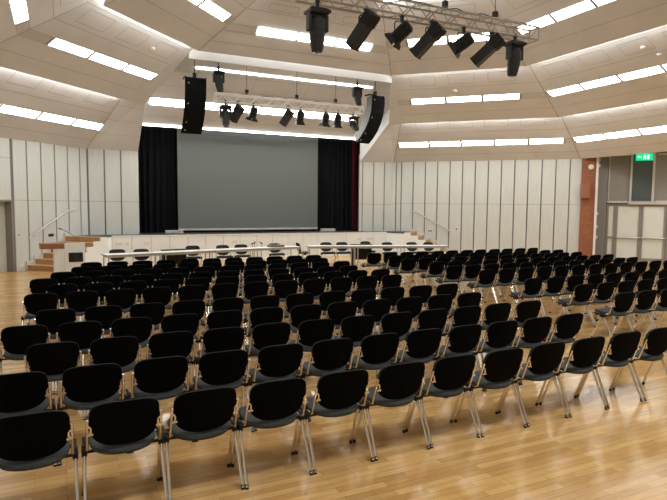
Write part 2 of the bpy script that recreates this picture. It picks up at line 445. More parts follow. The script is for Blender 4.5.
# recess over the stage: sloped soffit, side cheeks, bright fascia
def rz_(y): return 5.2 + .49 * (22.8 - y)
bm = bmesh.new()
L = [(STX0, 22.8), (2.78, 20.72), (4.05, 18.12)]; Rr = [(STX1, 22.8), (12.62, 20.66), (11.15, 18.12)]
zl = [HW, Z1, Z2 + GAP]
for k in range(2):
    (xa, ya), (xb, yb) = L[k], L[k + 1]; (xc, yc), (xd, yd) = Rr[k], Rr[k + 1]
    quad(bm, [(xa, ya, rz_(ya)), (xc, yc, rz_(yc)), (xd, yd, rz_(yd)), (xb, yb, rz_(yb))], 0)
    quad(bm, [(xa, ya, zl[k]), (xb, yb, zl[k + 1]), (xb, yb, rz_(yb)), (xa, ya, rz_(ya))], 1)
    quad(bm, [(xc, yc, zl[k]), (xd, yd, zl[k + 1]), (xd, yd, rz_(yd)), (xc, yc, rz_(yc))], 1)
for y in (18.9, 19.75, 20.5, 21.15, 21.62, 22.2):
    k = (22.8 - y) / 4.68
    quad(bm, [(2.9, y - .006, rz_(y - .006) - .004), (12.2, y - .006, rz_(y - .006) - .004), (12.2, y + .006, rz_(y + .006) - .004), (2.9, y + .006, rz_(y + .006) - .004)], 2)
for x in (4.4, 6.5, 8.6, 10.7):
    quad(bm, [(x - .005, 22.7, rz_(22.7) - .004), (x + .005, 22.7, rz_(22.7) - .004), (x + .005, 18.7, rz_(18.7) - .004), (x - .005, 18.7, rz_(18.7) - .004)], 2)
box(bm, (3.85, 18.52, 6.84), (11.42, 18.60, 7.5), 1)
quad(bm, [(STX0, 22.8, 5.2), (STX1, 22.8, 5.2), (STX1, 23.0, 5.2), (STX0, 23.0, 5.2)], 0)
tag(obj('ceiling_over_stage', bm, [M['ceil'], M['cheek'], M['seam']]), 'sloped ceiling recess over the stage opening with plain side cheeks', 'ceiling', kind='structure')

# hidden cove tubes that wash the upper part of every tier
tn = 0
def cove(A, B, z, inward, w=.085, m='cove'):
    """a thin lamp lying on the back of a lip; A,B plan points of the lip, inward = unit plan vector to the hall's middle"""
    global tn
    bm = bmesh.new(); A, B = V(A), V(B); n = V(inward)
    d = (B - A).normalized(); A = A + d * .12; B = B - d * .12
    P = lambda q, k, zz: ((q + n * k).x, (q + n * k).y, zz)
    quad(bm, [P(A, .03, z + .075), P(B, .03, z + .075), P(B, .05, z + .075 + w), P(A, .05, z + .075 + w)])
    tn += 1
    tag(obj('trim_%d' % tn, bm, M[m]), 'cove lamp strip hidden behind a ceiling lip', 'lamp', kind='structure')
for pr, fc in facets:
    if fc is None: continue
    N = FAC[fc][2]
    for Rk, z in ((R1, Z1), (R2, Z2), (R3, Z3)):
        cove(Rk[pr[0]], Rk[pr[1]], z, N)
cove(R2['b'], R2['c'], Z2, (0, -1), .06, 'cove2')

# ceiling light panels
def frame_from(p, q, r):
    return p, q - p, r - p
WHERE = {'ld': 'left diagonal ceiling', 'rd': 'right diagonal ceiling', 'r': 'far right ceiling slope', 'l': 'far left ceiling slope'}
TIER = ['lower', 'middle', 'upper']
def lamp_quad(name, c, label, group, m='lamp', th=.02):
    """thin box from four corners on the boards"""
    c = [V(p) for p in c]; n = (c[1] - c[0]).cross(c[3] - c[0]).normalized()
    if n.z > 0: n = -n
    bm = bmesh.new(); a = [bm.verts.new(p + n * .006) for p in c]; b = [bm.verts.new(p - n * th) for p in c]
    bm.faces.new(a); bm.faces.new(b[::-1])
    for i in range(4): bm.faces.new((a[i], a[(i + 1) % 4], b[(i + 1) % 4], b[i]))
    return tag(obj(name, bm, M[m]), label, 'ceiling light', group)
for (fc, i), (s, w, n) in LIGHTS.items():
    p0, p1 = GRV[i]
    for k in range(n):
        t0, t1 = s + k * w + .05, s + (k + 1) * w - .05
        c = [fpt(fc, i, t0, p0), fpt(fc, i, t1, p0), fpt(fc, i, t1, p1), fpt(fc, i, t0, p1)]
        if not any(in_view(q, 0) for q in c): continue
        j = k if fc in ('rd', 'r') else n - 1 - k
        side = 'left' if fc in ('rd', 'r') else 'left'
        idx = k if fc in ('rd', 'r') else (n - 1 - k)
        if fc == 'ld': lab = 'white light panel, %s from the stage in the %s strip on the %s' % (ORD[k], TIER[i], WHERE[fc])
        elif fc == 'l': lab = 'white light panel in the top left corner, %s one of the pair above' % ('lower' if k == 0 else 'upper')
        elif fc == 'rd': lab = 'white light panel, %s from the stage in the %s strip on the %s' % (ORD[k], TIER[i], WHERE[fc])
        else: lab = 'white light panel, %s from left in the %s strip on the %s' % (ORD[k], TIER[i], WHERE[fc])
        lamp_quad('ceiling_light', c, lab, 'recessed light panels in the ceiling')
for k in range(3):
    x0 = 5.68 + k * 1.385; c = [st3pt(x0 + .05, SG[1]), st3pt(x0 + 1.335, SG[1]), st3pt(x0 + 1.335, SG[0]), st3pt(x0 + .05, SG[0])]
    lamp_quad('ceiling_light', c, 'white light panel, %s from left in the strip behind the front truss' % ORD[k], 'recessed light panels in the ceiling')
for k in range(5):
    x0 = 4.25 + k * 1.38; y0, y1 = 19.46, 19.54; z = lambda y: rz_(y) - .012
    c = [(x0 + .025, y1, z(y1)), (x0 + 1.355, y1, z(y1)), (x0 + 1.355, y0, z(y0)), (x0 + .025, y0, z(y0))]
    lamp_quad('ceiling_light', c, 'narrow white light panel, %s from left in the top strip of the stage recess' % ORD[k], 'narrow light panels in the stage recess', 'lampline')
for k in range(6):
    x0 = 3.02 + k * 1.40; y0, y1 = 21.22, 21.55
    c = [(x0 + .04, y1, z(y1)), (x0 + 1.36, y1, z(y1)), (x0 + 1.36, y0, z(y0)), (x0 + .04, y0, z(y0))]
    lamp_quad('ceiling_light', c, 'white light panel, %s from left in the strip behind the stage truss' % ORD[k], 'recessed light panels in the ceiling', 'lampstage')
for k in range(6):
    x0 = 2.95 + k * 1.55
    bm = bmesh.new(); box(bm, (x0 + .01, 22.70, 5.19), (x0 + 1.54, 22.78, 5.235))
    tag(obj('ceiling_light', bm, M['lampline']), 'thin light line, %s from left along the top edge of the stage opening' % ORD[k], 'ceiling light', 'light lines over the stage opening')

# small ceiling domes
def dome(fc, i, t, p, label):
    q = fpt(fc, i, t, p); bm = bmesh.new()
    lathe(bm, [(.075, .0), (.075, -.03), (.055, -.065), (.02, -.08)], 12)
    o = obj('smoke_detector', bm, M['plastic'], smooth=True); o.location = q
    tag(o, label, 'smoke detector', None)
dome('ld', 1, 2.35, 4.72, 'small white smoke detector on the left ceiling above the middle light strip')
dome('rd', 1, 3.3, 4.25, 'small white smoke detector on the ceiling above the right panelled wall')
dome('r', 1, 6.05, 4.72, 'round white smoke detector on the far right ceiling slope')
dome('r', 1, 6.28, 4.32, 'second smaller smoke detector beside the round one at far right')

# ------------------------------------------------------------------ stage
SZ = 1.03; SF = 22.1
W_ST = 1.58; T_TOP = 1.14
pL, qL = LD(T_TOP), LD(T_TOP, W_ST); pR, qR = RD(T_TOP), RD(T_TOP, W_ST)
stage = thing('stage', 'raised stage with white panelled front and dark grey floor', 'stage', (7.6, SF, 0))
def rel(o, root):                        # world-built mesh under an empty that has been moved
    o.parent = root; o.matrix_parent_inverse = Matrix.Translation(-V(root.location)); return o
plan = [pL, qL, (qL[0] + .45, SF), (qR[0] - .45, SF), qR, pR, (14.2, 22.75), (STX1, 22.85), (STX1, 26), (STX0, 26), (STX0, 22.85), (1.0, 22.75)]
bm = bmesh.new(); prism(bm, plan, SZ - .05, SZ); rel(obj('stage_floor', bm, M['stagefloor']), stage)
bm = bmesh.new()
fx0, fx1 = qL[0] + .45, qR[0] - .45
for q, fx in ((qL, fx0), (qR, fx1)):
    quad(bm, [(q[0], q[1], 0), (fx, SF + .03, 0), (fx, SF + .03, SZ - .05), (q[0], q[1], SZ - .05)], 0)
n = 17; w = (fx1 - fx0) / n
for k in range(n):
    box(bm, (fx0 + k * w + .006, SF + .0, .0), (fx0 + (k + 1) * w - .006, SF + .03, SZ - .055), 0)
box(bm, (fx0, SF + .02, 0), (fx1, SF + .05, SZ - .052), 1)
box(bm, (fx0, SF - .012, SZ - .05), (fx1, SF + .03, SZ - .002), 0)
rel(obj('stage_front', bm, [M['white'], M['wallgap']]), stage)
# dark stage house
bm = bmesh.new()
quad(bm, [(1.6, 25.9, .9), (13.6, 25.9, .9), (13.6, 25.9, 7), (1.6, 25.9, 7)])
quad(bm, [(1.6, 22.95, .9), (1.6, 25.9, .9), (1.6, 25.9, 7), (1.6, 22.95, 7)])
quad(bm, [(13.6, 22.95, .9), (13.6, 25.9, .9), (13.6, 25.9, 7), (13.6, 22.95, 7)])
quad(bm, [(1.6, 22.95, 6.2), (13.6, 22.95, 6.2), (13.6, 25.9, 6.2), (1.6, 25.9, 6.2)])
tag(obj('wall_stage_house', bm, M['black']), 'black walls inside the stage house', 'wall', kind='structure')

def curtain(name, label, x0, x1, y, z0, z1, m, folds, amp=.07):
    bm = bmesh.new(); n = folds * 8; rows = 6; g = []
    rnd = random.Random(int(x0 * 10)); ph = [rnd.uniform(-.5, .5) for _ in range(folds + 2)]
    for j in range(rows + 1):
        v = j / rows; row = []
        for i in range(n + 1):
            u = i / n; a = amp * (.65 + .35 * (1 - v))
            yy = y + a * math.sin(u * folds * 2 * PI + ph[int(u * folds)] * .6) + .02 * math.sin(u * 7 + v * 3)
            row.append(bm.verts.new((x0 + (x1 - x0) * u + .02 * math.sin(v * 4 + u * 9), yy, z0 + (z1 - z0) * v)))
        g.append(row)
    for j in range(rows):
        for i in range(n): bm.faces.new((g[j][i], g[j][i + 1], g[j + 1][i + 1], g[j + 1][i]))
    return tag(obj(name, bm, m, smooth=True), label, 'curtain')
curtain('stage_curtain', 'black pleated stage curtain left of the projection screen', 2.45, 4.6, 23.85, SZ + .01, 6.1, M['curtain'], 9)
curtain('stage_curtain', 'black pleated stage curtain right of the projection screen', 10.45, 12.62, 23.85, SZ + .01, 6.1, M['curtain'], 9)
curtain('red_curtain', 'dark red curtain edge at the right side of the stage opening', 12.36, 12.62, 23.45, SZ + .01, 6.1, M['red'], 2, .03)
scr = thing('projection_screen', 'large grey projection screen hanging on the stage', 'screen', (7.5, 23.55, SZ))
bm = bmesh.new(); box(bm, (4.42, 23.55, SZ + .16), (10.61, 23.57, 5.9)); rel(obj('screen_surface', bm, M['screen']), scr)
bm = bmesh.new(); box(bm, (4.39, 23.5, SZ + .09), (10.64, 23.6, SZ + .17), bevel=.01); rel(obj('bottom_bar', bm, M['frame']), scr)
bm = bmesh.new(); box(bm, (4.38, 23.54, SZ + .16), (4.42, 23.58, 5.9)); rel(obj('border', bm, M['arrayside']), scr)
bm = bmesh.new(); box(bm, (10.61, 23.54, SZ + .16), (10.65, 23.58, 5.9)); rel(obj('border', bm, M['arrayside']), scr)
for i, (x, lab) in enumerate(((4.15, 'low grey metal box on the stage floor left of the screen'), (11.0, 'low grey metal box on the stage floor right of the screen'))):
    bm = bmesh.new(); box(bm, (-.35, -.06, 0), (.35, .06, .13), bevel=.012)
    o = obj('floor_box', bm, M['frame']); o.location = (x, 23.15, SZ); tag(o, lab, 'box')

# stairs beside the stage
NST = 6; RISE = SZ / NST; GO = .325
def stairs(P, label, name='stage_stairs'):
    """P(t, n): plan point at distance t down the wall, n away from it"""
    root = thing(name, label, 'stairs', (*P(T_TOP, .7), 0))
    for k in range(NST):
        zt = SZ - k * RISE; ta, tb = T_TOP + (k - .0) * GO, T_TOP + (k + 1) * GO
        if k == 0: tb_ = T_TOP + .02; ta = T_TOP - .25; tb = tb_
        else: ta, tb = T_TOP + (k - 1) * GO - .0, T_TOP + k * GO + .02
        poly = [P(ta, .06), P(tb, .06), P(tb, W_ST), P(ta, W_ST)]
        bm = bmesh.new(); prism(bm, poly, max(0, zt - RISE), zt + (.004 if k == 0 else 0), 0, 1)
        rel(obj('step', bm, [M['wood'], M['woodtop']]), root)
    # white stringer (stepped) on the open side
    for (n0, n1, nm, up) in ((W_ST, W_ST + .06, 'side_panel', .05), (.0, .06, 'wall_skirting', .12)):
        bm = bmesh.new()
        for k in range(NST):
            zt = SZ - k * RISE + up
            if k == 0: ta, tb = T_TOP - .25, T_TOP + .04; zt = SZ + (up if n0 < .01 else .0)
            else: ta, tb = T_TOP + (k - 1) * GO + .04, T_TOP + k * GO + .04
            prism(bm, [P(ta, n0), P(tb, n0), P(tb, n1), P(ta, n1)], 0, zt)
        rel(obj(nm, bm, M['white'] if n0 > .5 else M['doorpanel']), root)
    return root
stairs(LD, 'wooden stairs with white side rising to the left end of the stage')
stairs(RD, 'wooden stairs with white side rising to the right end of the stage')
def handrail(P, ts, label):
    (ta, za), (tb, zb), (tc, zc) = ts
    root = thing('handrail', label, 'handrail', (*P(tb, .07), zb))
    pts = [(*P(ta, .075), za), (*P(tb + .05, .075), zb - .02), (*P(tb - .03, .075), zb), (*P(tc, .075), zc)]
    bm = bmesh.new(); tube(bm, pts, .027, 10); rel(obj('rail', bm, M['steel'], smooth=True), root)
    for t in (ta - .25, (ta + tb) / 2, tb + .15):
        z = za + (zb - za) * (ta - t) / (ta - tb)
        bm = bmesh.new(); tube(bm, [(*P(t, .0), z - .07), (*P(t, .06), z - .07), (*P(t, .075), z)], .009, 6)
        rel(obj('bracket', bm, M['steel']), root)
handrail(LD, ((2.73, 1.05), (1.03, 1.93), (.66, 1.96)), 'slanting steel handrail on the wall above the left stairs')
handrail(RD, ((2.72, 1.07), (1.1, 1.95), (.85, 1.97)), 'slanting steel handrail on the wall above the right stairs')

# lectern
lec = thing('lectern', 'white lectern with brown wooden shelf and black display at the left stairs', 'lectern', (.40, 18.3, 0), .10)
bm = bmesh.new(); box(bm, (-.29, -.03, 0), (.27, .02, 1.03), bevel=.006); obj('front_panel', bm, M['white'], lec)
bm = bmesh.new(); box(bm, (-.56, .02, 0), (-.12, .42, .90), bevel=.006); obj('side_cabinet', bm, M['white'], lec)
bm = bmesh.new(); box(bm, (-.92, -.02, .86), (-.27, .5, 1.02), bevel=.008); obj('shelf', bm, M['wooddark'], lec)
bm = bmesh.new(); box(bm, (-.19, -.055, .46), (.2, -.03, .74), bevel=.008); obj('display', bm, M['display'], lec)
mic = thing('gooseneck_microphone', 'thin gooseneck microphone leaning over the lectern', 'microphone', (.52, 18.45, 1.03))
bm = bmesh.new(); tube(bm, [(0, 0, -.005), (-.05, 0, .12), (-.3, .02, .30), (-.46, .02, .39)], .008, 6); obj('gooseneck', bm, M['greysmall'], mic, smooth=True)
bm = bmesh.new(); tube(bm, [(-.46, .02, .39), (-.55, .02, .425)], [.014, .018], 8); obj('microphone_head', bm, M['rubber'], mic, smooth=True)

# wall fittings
def plate(name, P, t, z, w, h, label, cat, m, th=.015, extra=None):
    c = V((*P(t, .0), z)); T = (V(P(t + 1)) - V(P(t))); N = V(P(t, 1)) - V(P(t))
    R = Matrix(((T.x, N.x, 0), (T.y, N.y, 0), (0, 0, 1))).to_4x4(); R.translation = c
    bm = bmesh.new(); box(bm, (-w / 2, -.002, -h / 2), (w / 2, th, h / 2), bevel=.003)
    if extra: extra(bm, th)
    o = obj(name, bm, [m, M['greysmall'], M['signred']]); o.matrix_world = R
    return tag(o, label, cat)
plate('light_switch', LD, 3.02, 1.17, .08, .12, 'small light switch on the left wall beside the door', 'switch', M['plastic'], extra=lambda b, t: box(b, (-.02, t, -.03), (.02, t + .006, .03), 1))
plate('wall_socket', LD, 2.98, .17, .17, .12, 'white wall socket low on the left wall beside the stairs', 'socket', M['plastic'])
plate('wall_box', LD, 1.73, 1.1, .22, .1, 'flat black box on the wall above the left stairs', 'box', M['rubber'])
plate('double_socket', RD, 1.77, 1.07, .24, .11, 'double grey socket on the wall over the right stairs', 'socket', M['plastic'], extra=lambda b, t: (box(b, (-.09, t, -.035), (-.015, t + .005, .035), 1), box(b, (.015, t, -.035), (.09, t + .005, .035), 1)))
plate('call_point', RD, 2.98, 1.18, .1, .14, 'small red alarm call point on the wall right of the handrail', 'alarm', M['plastic'], extra=lambda b, t: box(b, (-.03, t, -.04), (.03, t + .008, .04), 2))
FRONT = lambda t, n=0: (t, SF - .002 - n)
for i, (x, w, lab) in enumerate(((1.95, .26, 'white socket plate on the stage front behind the leftmost chair'), (2.25, .13, 'single white socket right beside the leftmost socket plate'), (2.93, .16, 'white socket on the stage front above the second chair from left'),
                              (12.05, .22, 'white socket plate on the stage front left of the right stairs'), (12.6, .3, 'wide white socket plate on the stage front beside the right stairs'), (6.35, .2, 'white socket plate on the stage front near the middle'))):
    plate('wall_socket', FRONT, x, .72, w, .1, lab, 'socket', M['plastic'])

# ------------------------------------------------------------------ doors, brick pier at right
def rd_box(bm, t0, t1, n0, n1, z0, z1, mi=0):
    prism(bm, [RD(t0, n0), RD(t1, n0), RD(t1, n1), RD(t0, n1)], z0, z1, mi)
def rd_obj(name, parts, m, parent=None):
    bm = bmesh.new()
    for a in parts: rd_box(bm, *a)
    return obj(name, bm, m, parent)
def rd_local(name, t, n, z, w, h, d, m, parent=None):
    """box in wall-aligned local space (for brick texture)"""
    bm = bmesh.new(); box(bm, (-w / 2, -d / 2, 0), (w / 2, d / 2, h))
    o = obj(name, bm, m, parent); o.location = (*RD(t, n), z); o.rotation_euler = (0, 0, -PI / 4); return o
tag(rd_local('brick_pier', 8.425, -.1, 0, .55, 4.6, .4, M['brick']), 'red brick pier between the panelled wall and the grey doors', 'pier', kind='structure')
tag(rd_obj('wall_speaker', [(8.12, 8.47, .1, .34, 2.62, 3.2)], M['brickplain']), 'brick red box loudspeaker on the brick pier', 'speaker')
bm = bmesh.new(); lathe(bm, [(.11, 0), (.11, .03), (.09, .05), (.03, .06)], 16)
for v in bm.verts: v.co = Matrix.Rotation(PI / 2, 3, 'X') @ v.co
o = obj('wall_fitting', bm, M['plastic'], smooth=True); o.location = (*RD(8.5, .1), 3.92); o.rotation_euler = (0, 0, -PI / 4)
tag(o, 'small round white fitting high on the brick pier', 'wall fitting')
tag(rd_obj('door_jamb', [(8.70, 8.79, -.2, .16, 0, 4.5)], M['cheek']), 'narrow white door edge strip right of the brick pier', 'door frame', kind='structure')
bm = bmesh.new()
dj = thing('folding_door_edge', 'tall grey folded partition edge with hinges beside the brick pier', 'door', (*RD(9.0, -.1), 0))
rel(rd_obj('leaf_edge', [(8.80, 9.16, -.25, .02, 0, 4.5)], M['doordark']), dj)
for z in (1.35, 1.9, 3.9, 4.15, .9):
    rel(rd_obj('hinge', [(8.795, 8.85, .0, .16, z, z + .13)], M['frame']), dj)
# wall plane above the doors
tag(rd_obj('wall_over_doors', [(9.18, 14.2, -.4, -.12, 2.46, 4.62)], M['door']), 'grey panels above the double doors at right', 'wall', kind='structure')
tag(rd_obj('trim_101', [(9.22, 9.26, -.12, -.10, 2.55, 4.5), (10.02, 10.10, -.12, -.06, 2.46, 4.5), (10.84, 10.93, -.12, -.06, 2.46, 4.5)], M['frame']), 'light metal frame posts of the window above the doors', 'frame', kind='structure')
tag(rd_obj('trim_102', [(9.2, 9.95, -.12, .0, 2.42, 2.5), (9.98, 11.5, -.12, .02, 2.36, 2.48), (11.0, 12.4, -.12, .0, 2.44, 2.52)], M['frame']), 'light metal door header bars', 'frame', kind='structure')
tag(rd_obj('trim_103', [(9.2, 9.98, -.12, -.03, 4.38, 4.44), (11.0, 12.4, -.12, -.03, 4.38, 4.44)], M['frame']), 'light metal top rail above the doors', 'frame', kind='structure')
win = rd_obj('window_1', [(10.10, 10.84, -.12, -.09, 2.52, 4.5)], M['glass']); tag(win, 'tall dark window above the double doors', 'window', kind='structure')
bm = bmesh.new()
for k in range(26): rd_box(bm, 10.12, 10.83, -.09, -.085, 2.6 + k * .07, 2.6 + k * .07 + .006)
rel(obj('window_blind', bm, M['glassline']), win); win.children[0].matrix_parent_inverse = Matrix()
def door_leaf(name, label, t0, t1, bar=True, split=.98):
    root = thing(name, label, 'door', (*RD((t0 + t1) / 2, -.15), 0)); root['kind'] = 'structure'
    w = .085
    rel(rd_obj('door_frame', [(t0, t0 + w, -.2, -.12, 0, 2.36), (t1 - w, t1, -.2, -.12, 0, 2.36), (t0 + w, t1 - w, -.2, -.12, 2.28, 2.36), (t0 + w, t1 - w, -.2, -.12, 0, .12), (t0 + w, t1 - w, -.2, -.12, split - .05, split + .02)], M['door']), root)
    rel(rd_obj('door_panel', [(t0 + w, t1 - w, -.18, -.15, .12, split - .05)], M['doorpanel']), root)
    rel(rd_obj('door_panel', [(t0 + w, t1 - w, -.18, -.15, split + .02, 2.28)], M['doorpanel']), root)
    if bar:
        bm = bmesh.new()
        tube(bm, [(*RD(t0 + .03, -.12), split), (*RD(t0 + .05, -.03), split), (*RD(t1 - .10, -.03), split - .02), (*RD(t1 - .02, -.12), split)], .028, 8)
        rel(obj('push_bar', bm, M['steel'], smooth=True), root)
door_leaf('door_1', 'narrow grey framed side panel left of the double doors', 9.2, 9.54, False)
door_leaf('door_2', 'left leaf of the grey double doors with pale panels and push bar', 9.55, 10.50)
door_leaf('door_3', 'right leaf of the grey double doors with pale panels and push bar', 10.51, 11.44)
door_leaf('door_4', 'grey framed pale panel at the right picture edge', 11.46, 12.3, False)
tag(rd_obj('wall_far_right', [(12.3, 15, -.4, -.12, 0, 4.62)], M['wall']), 'light wall right of the doors', 'wall', kind='structure')
# exit sign with running figure, arrow and door
ex = thing('exit_sign', 'green lit emergency exit sign above the dark window', 'exit sign', (*RD(10.46, .24), 4.16), -PI / 4)
bm = bmesh.new(); box(bm, (-.31, -.03, -.02), (.31, .03, .27), bevel=.01); obj('sign_box', bm, M['exitgreen'], ex)
bm = bmesh.new()
yy = -.034
def flat(pts): quad(bm, [(x, yy, z) for x, z in pts])
flat([(.09, .04), (.17, .04), (.17, .20), (.09, .20)])                       # doorway
flat([(-.22, .11), (-.12, .11), (-.12, .14), (-.22, .14)]); bm.faces.new([bm.verts.new((x, yy, z)) for x, z in ((-.22, .08), (-.22, .17), (-.25, .125))])   # arrow
bm.faces.new([bm.verts.new((.0 + .022 * math.cos(a * PI / 4), yy, .19 + .022 * math.sin(a * PI / 4))) for a in range(8)])
flat([(-.02, .10), (.025, .10), (.035, .165), (-.01, .165)])
flat([(-.02, .11), (-.06, .04), (-.04, .035), (.01, .10)]); flat([(.0, .11), (.05, .085), (.05, .03), (.03, .03), (.03, .075), (.0, .09)][:4])
flat([(-.01, .16), (-.06, .13), (-.055, .115), (-.005, .145)]); flat([(.03, .16), (.07, .14), (.065, .125), (.025, .145)])
obj('pictogram', bm, M['exitwhite'], ex)
bm = bmesh.new(); box(bm, (-.03, .0, .27), (.03, .03, .49)); obj('mount', bm, M['frame'], ex)

# grey door at the left edge
d0 = thing('door_5', 'grey door in a deep grey frame at the left picture edge', 'door', (*LD(3.8), 0)); d0['kind'] = 'structure'
def ld_obj(name, parts, m):
    bm = bmesh.new()
    for t0, t1, n0, n1, z0, z1 in parts: prism(bm, [LD(t0, n0), LD(t1, n0), LD(t1, n1), LD(t0, n1)], z0, z1)
    return rel(obj(name, bm, m), d0)
ld_obj('door_jamb', [(3.2, 3.26, -.45, .0, 0, 2.29), (3.26, 5.4, -.45, .0, 2.23, 2.29)], M['door'])
ld_obj('door_leaf', [(3.26, 5.4, -.35, -.28, 0, 2.23)], M['doorpanel'])
tag(obj('wall_left_side', (lambda b: (prism(b, [LD(5.4, -.45), LD(7.8, -.45), LD(7.8, 0), LD(5.4, 0)], 0, 2.29), b)[1])(bmesh.new()), M['wall']), 'light wall left of the grey door', 'wall', kind='structure')

# ------------------------------------------------------------------ chairs
def se(u, n): return max(0.0, 1 - abs(u) ** n) ** (1 / n)
def back_y(x, z): return -.03 + .09 - .09 * (z - .48) / .34 + .42 * x * x
def backrest_bm(w=.234, off=0.0, th=.014, grow=0.0, nx=14, nz=6):
    bm = bmesh.new(); zc = .665; w += grow
    us = [-math.cos(PI * i / nx) for i in range(nx + 1)]
    def surf(o, inset):
        g = []
        for u in us[1:-1]:
            x = u * (w - inset)
            zt = zc + (.155 + grow - inset) * se(u, 4.2); zb = zc - (.187 + grow - inset) * se(u, 2.5)
            g.append([bm.verts.new((x, back_y(x, zb + (zt - zb) * j / nz) + o, zb + (zt - zb) * j / nz)) for j in range(nz + 1)])
        L_ = bm.verts.new((-(w - inset), back_y(w, zc) + o, zc)); R_ = bm.verts.new((w - inset, back_y(w, zc) + o, zc))
        return g, L_, R_
    def fill(S_):
        g, L_, R_ = S_
        for i in range(len(g) - 1):
            for j in range(nz): bm.faces.new((g[i][j], g[i + 1][j], g[i + 1][j + 1], g[i][j + 1]))
        for j in range(nz): bm.faces.new((L_, g[0][j], g[0][j + 1])); bm.faces.new((R_, g[-1][j + 1], g[-1][j]))
        return [L_] + [c[nz] for c in g] + [R_] + [c[0] for c in reversed(g)]
    loops = [fill(surf(off, .008))]
    mids = []
    a = surf(off + th * .35, 0); loop_mid = [a[1]] + [c[nz] for c in a[0]] + [a[2]] + [c[0] for c in reversed(a[0])]
    keep = set(loop_mid); bmesh.ops.delete(bm, geom=[v for c in a[0] for v in c if v not in keep], context='VERTS')
    b = fill(surf(off + th, .006))
    for p, q in ((loops[0], loop_mid), (loop_mid, b)):
        n = len(p)
        for i in range(n): bm.faces.new((p[i], p[(i + 1) % n], q[(i + 1) % n], q[i]))
    return bm
def seat_bm(nx=14, ny=5):
    bm = bmesh.new(); w = .23; yc = .24
    us = [-math.cos(PI * i / nx) for i in range(nx + 1)]
    def layer(zoff, inset, full=True):
        g = []
        for u in us[1:-1]:
            x = u * (w - inset); yf = yc + (.225 - inset) * se(u, 5); yr = yc - (.195 - inset) * se(u, 2.3)
            col = []
            for j in range(ny + 1):
                y = yr + (yf - yr) * j / ny
                col.append(bm.verts.new((x, y, .463 + zoff + .012 * (y - yc) / .22 + .18 * x * x)))
            g.append(col)
        L_ = bm.verts.new((-(w - inset), yc, .463 + zoff + .18 * w * w)); R_ = bm.verts.new((w - inset, yc, .463 + zoff + .18 * w * w))
        if full:
            for i in range(len(g) - 1):
                for j in range(ny): bm.faces.new((g[i][j], g[i + 1][j], g[i + 1][j + 1], g[i][j + 1]))
            for j in range(ny): bm.faces.new((L_, g[0][j], g[0][j + 1])); bm.faces.new((R_, g[-1][j + 1], g[-1][j]))
        loop = [L_] + [c[ny] for c in g] + [R_] + [c[0] for c in reversed(g)]
        if not full:
            keep = set(loop); bmesh.ops.delete(bm, geom=[v for c in g for v in c if v not in keep], context='VERTS')
        return loop
    ls = [layer(.008, .022), layer(.0, .004, False), layer(-.018, 0, False), layer(-.038, .012)]
    for p, q in zip(ls[:-1], ls[1:]):
        n = len(p)
        for i in range(n): bm.faces.new((p[i], p[(i + 1) % n], q[(i + 1) % n], q[i]))
    for f in bm.faces:
        if f.calc_center_median().z < .43 and abs(f.normal.z) > .9: f.material_index = 0
    return bm
def leg_path(s, front):
    if front: return [(s * .262, .235, .425), (s * .270, .405, .012)]
    return [(s * .262, .205, .425), (s * .270, -.008, .012)]
def make_chair(detail):
    root = thing('stacking_chair', 'x', 'chair')
    obj('seat', seat_bm(14 if detail else 10, 5 if detail else 4), M['fabric'], root, smooth=True)
    br = obj('backrest', backrest_bm(th=.012, nx=16 if detail else 12), M['shell'], root, smooth=True)
    obj('cushion', backrest_bm(off=.012, th=.03, grow=.0025, nx=16 if detail else 12), M['cushion'], br, smooth=True)
    seg = 10 if detail else 6
    for s in (-1, 1):
        bm = bmesh.new()
        tube(bm, [(s * .246, .30, .43), (s * .246, .17, .438), (s * .246, .115, .46), (s * .243, .030, .70)], .011, seg)
        if not detail: box(bm, (s * .235 - .016, .037, .59), (s * .235 + .016, .055, .65))
        post = obj('back_post', bm, M['chrome'], root, smooth=True)
        if detail:
            bm = bmesh.new()
            for z in (.592, .646): box(bm, (s * .228 - .02, .038, z - .008), (s * .228 + .022, .058, z + .008), bevel=.002)
            box(bm, (s * .222 - .006, .038, .592), (s * .222 + .006, .056, .646), bevel=.002)
            obj('bracket', bm, M['chrome'], post)
        for fr in (True, False):
            p = leg_path(s, fr)
            bm = bmesh.new(); tube(bm, p, .0132, seg)
            if not detail: tube(bm, [V(p[1]) + V((0, 0, .018)), V(p[1]) - V((0, 0, .012))], .015, 6, 1)
            lg = obj('leg', bm, [M['chrome'], M['rubber']], root, smooth=True)
            if detail:
                bm = bmesh.new(); q = V(p[1]); d = (V(p[0]) - q).normalized()
                tube(bm, [q + d * .024, q + V((0, 0, -.012))], [.0142, .0155], 10); obj('foot_cap', bm, M['rubber'], lg, smooth=True)
    bm = bmesh.new()
    for s in (-1, 1):
        tube(bm, [(s * .262, .16, .428), (s * .262, .40, .44)], .011, seg)
    for y in (.20, .36): tube(bm, [(-.262, y, .412), (.262, y, .412)], .012, seg)
    obj('seat_frame', bm, M['fixture'] if False else M['rubber'], root, smooth=True)
    for s in (-1, 1):
        bm = bmesh.new(); box(bm, (s * .262 - .019, .175, .385), (s * .262 + .019, .27, .445), bevel=.006 if detail else 0)
        box(bm, (s * .262 - .012, .19, .445), (s * .262 + .012, .25, .458))
        obj('row_connector', bm, M['rubber'], root)
    return root
chair_hi = make_chair(True); chair_lo = make_chair(False)
used = set()
def place_chair(x, y, rz, label, group, hi):
    src = chair_hi if hi else chair_lo; key = 'h' if hi else 'l'
    c = src if key not in used else copy_tree(src)
    used.add(key)
    c.location = (x, y, 0); c.rotation_euler = (0, 0, rz); tag(c, label, 'chair', group); return c
ROWS = [4.04, 5.07, 6.05, 7.03, 8.00, 9.51, 10.47, 11.39, 12.38, 13.30, 14.22]
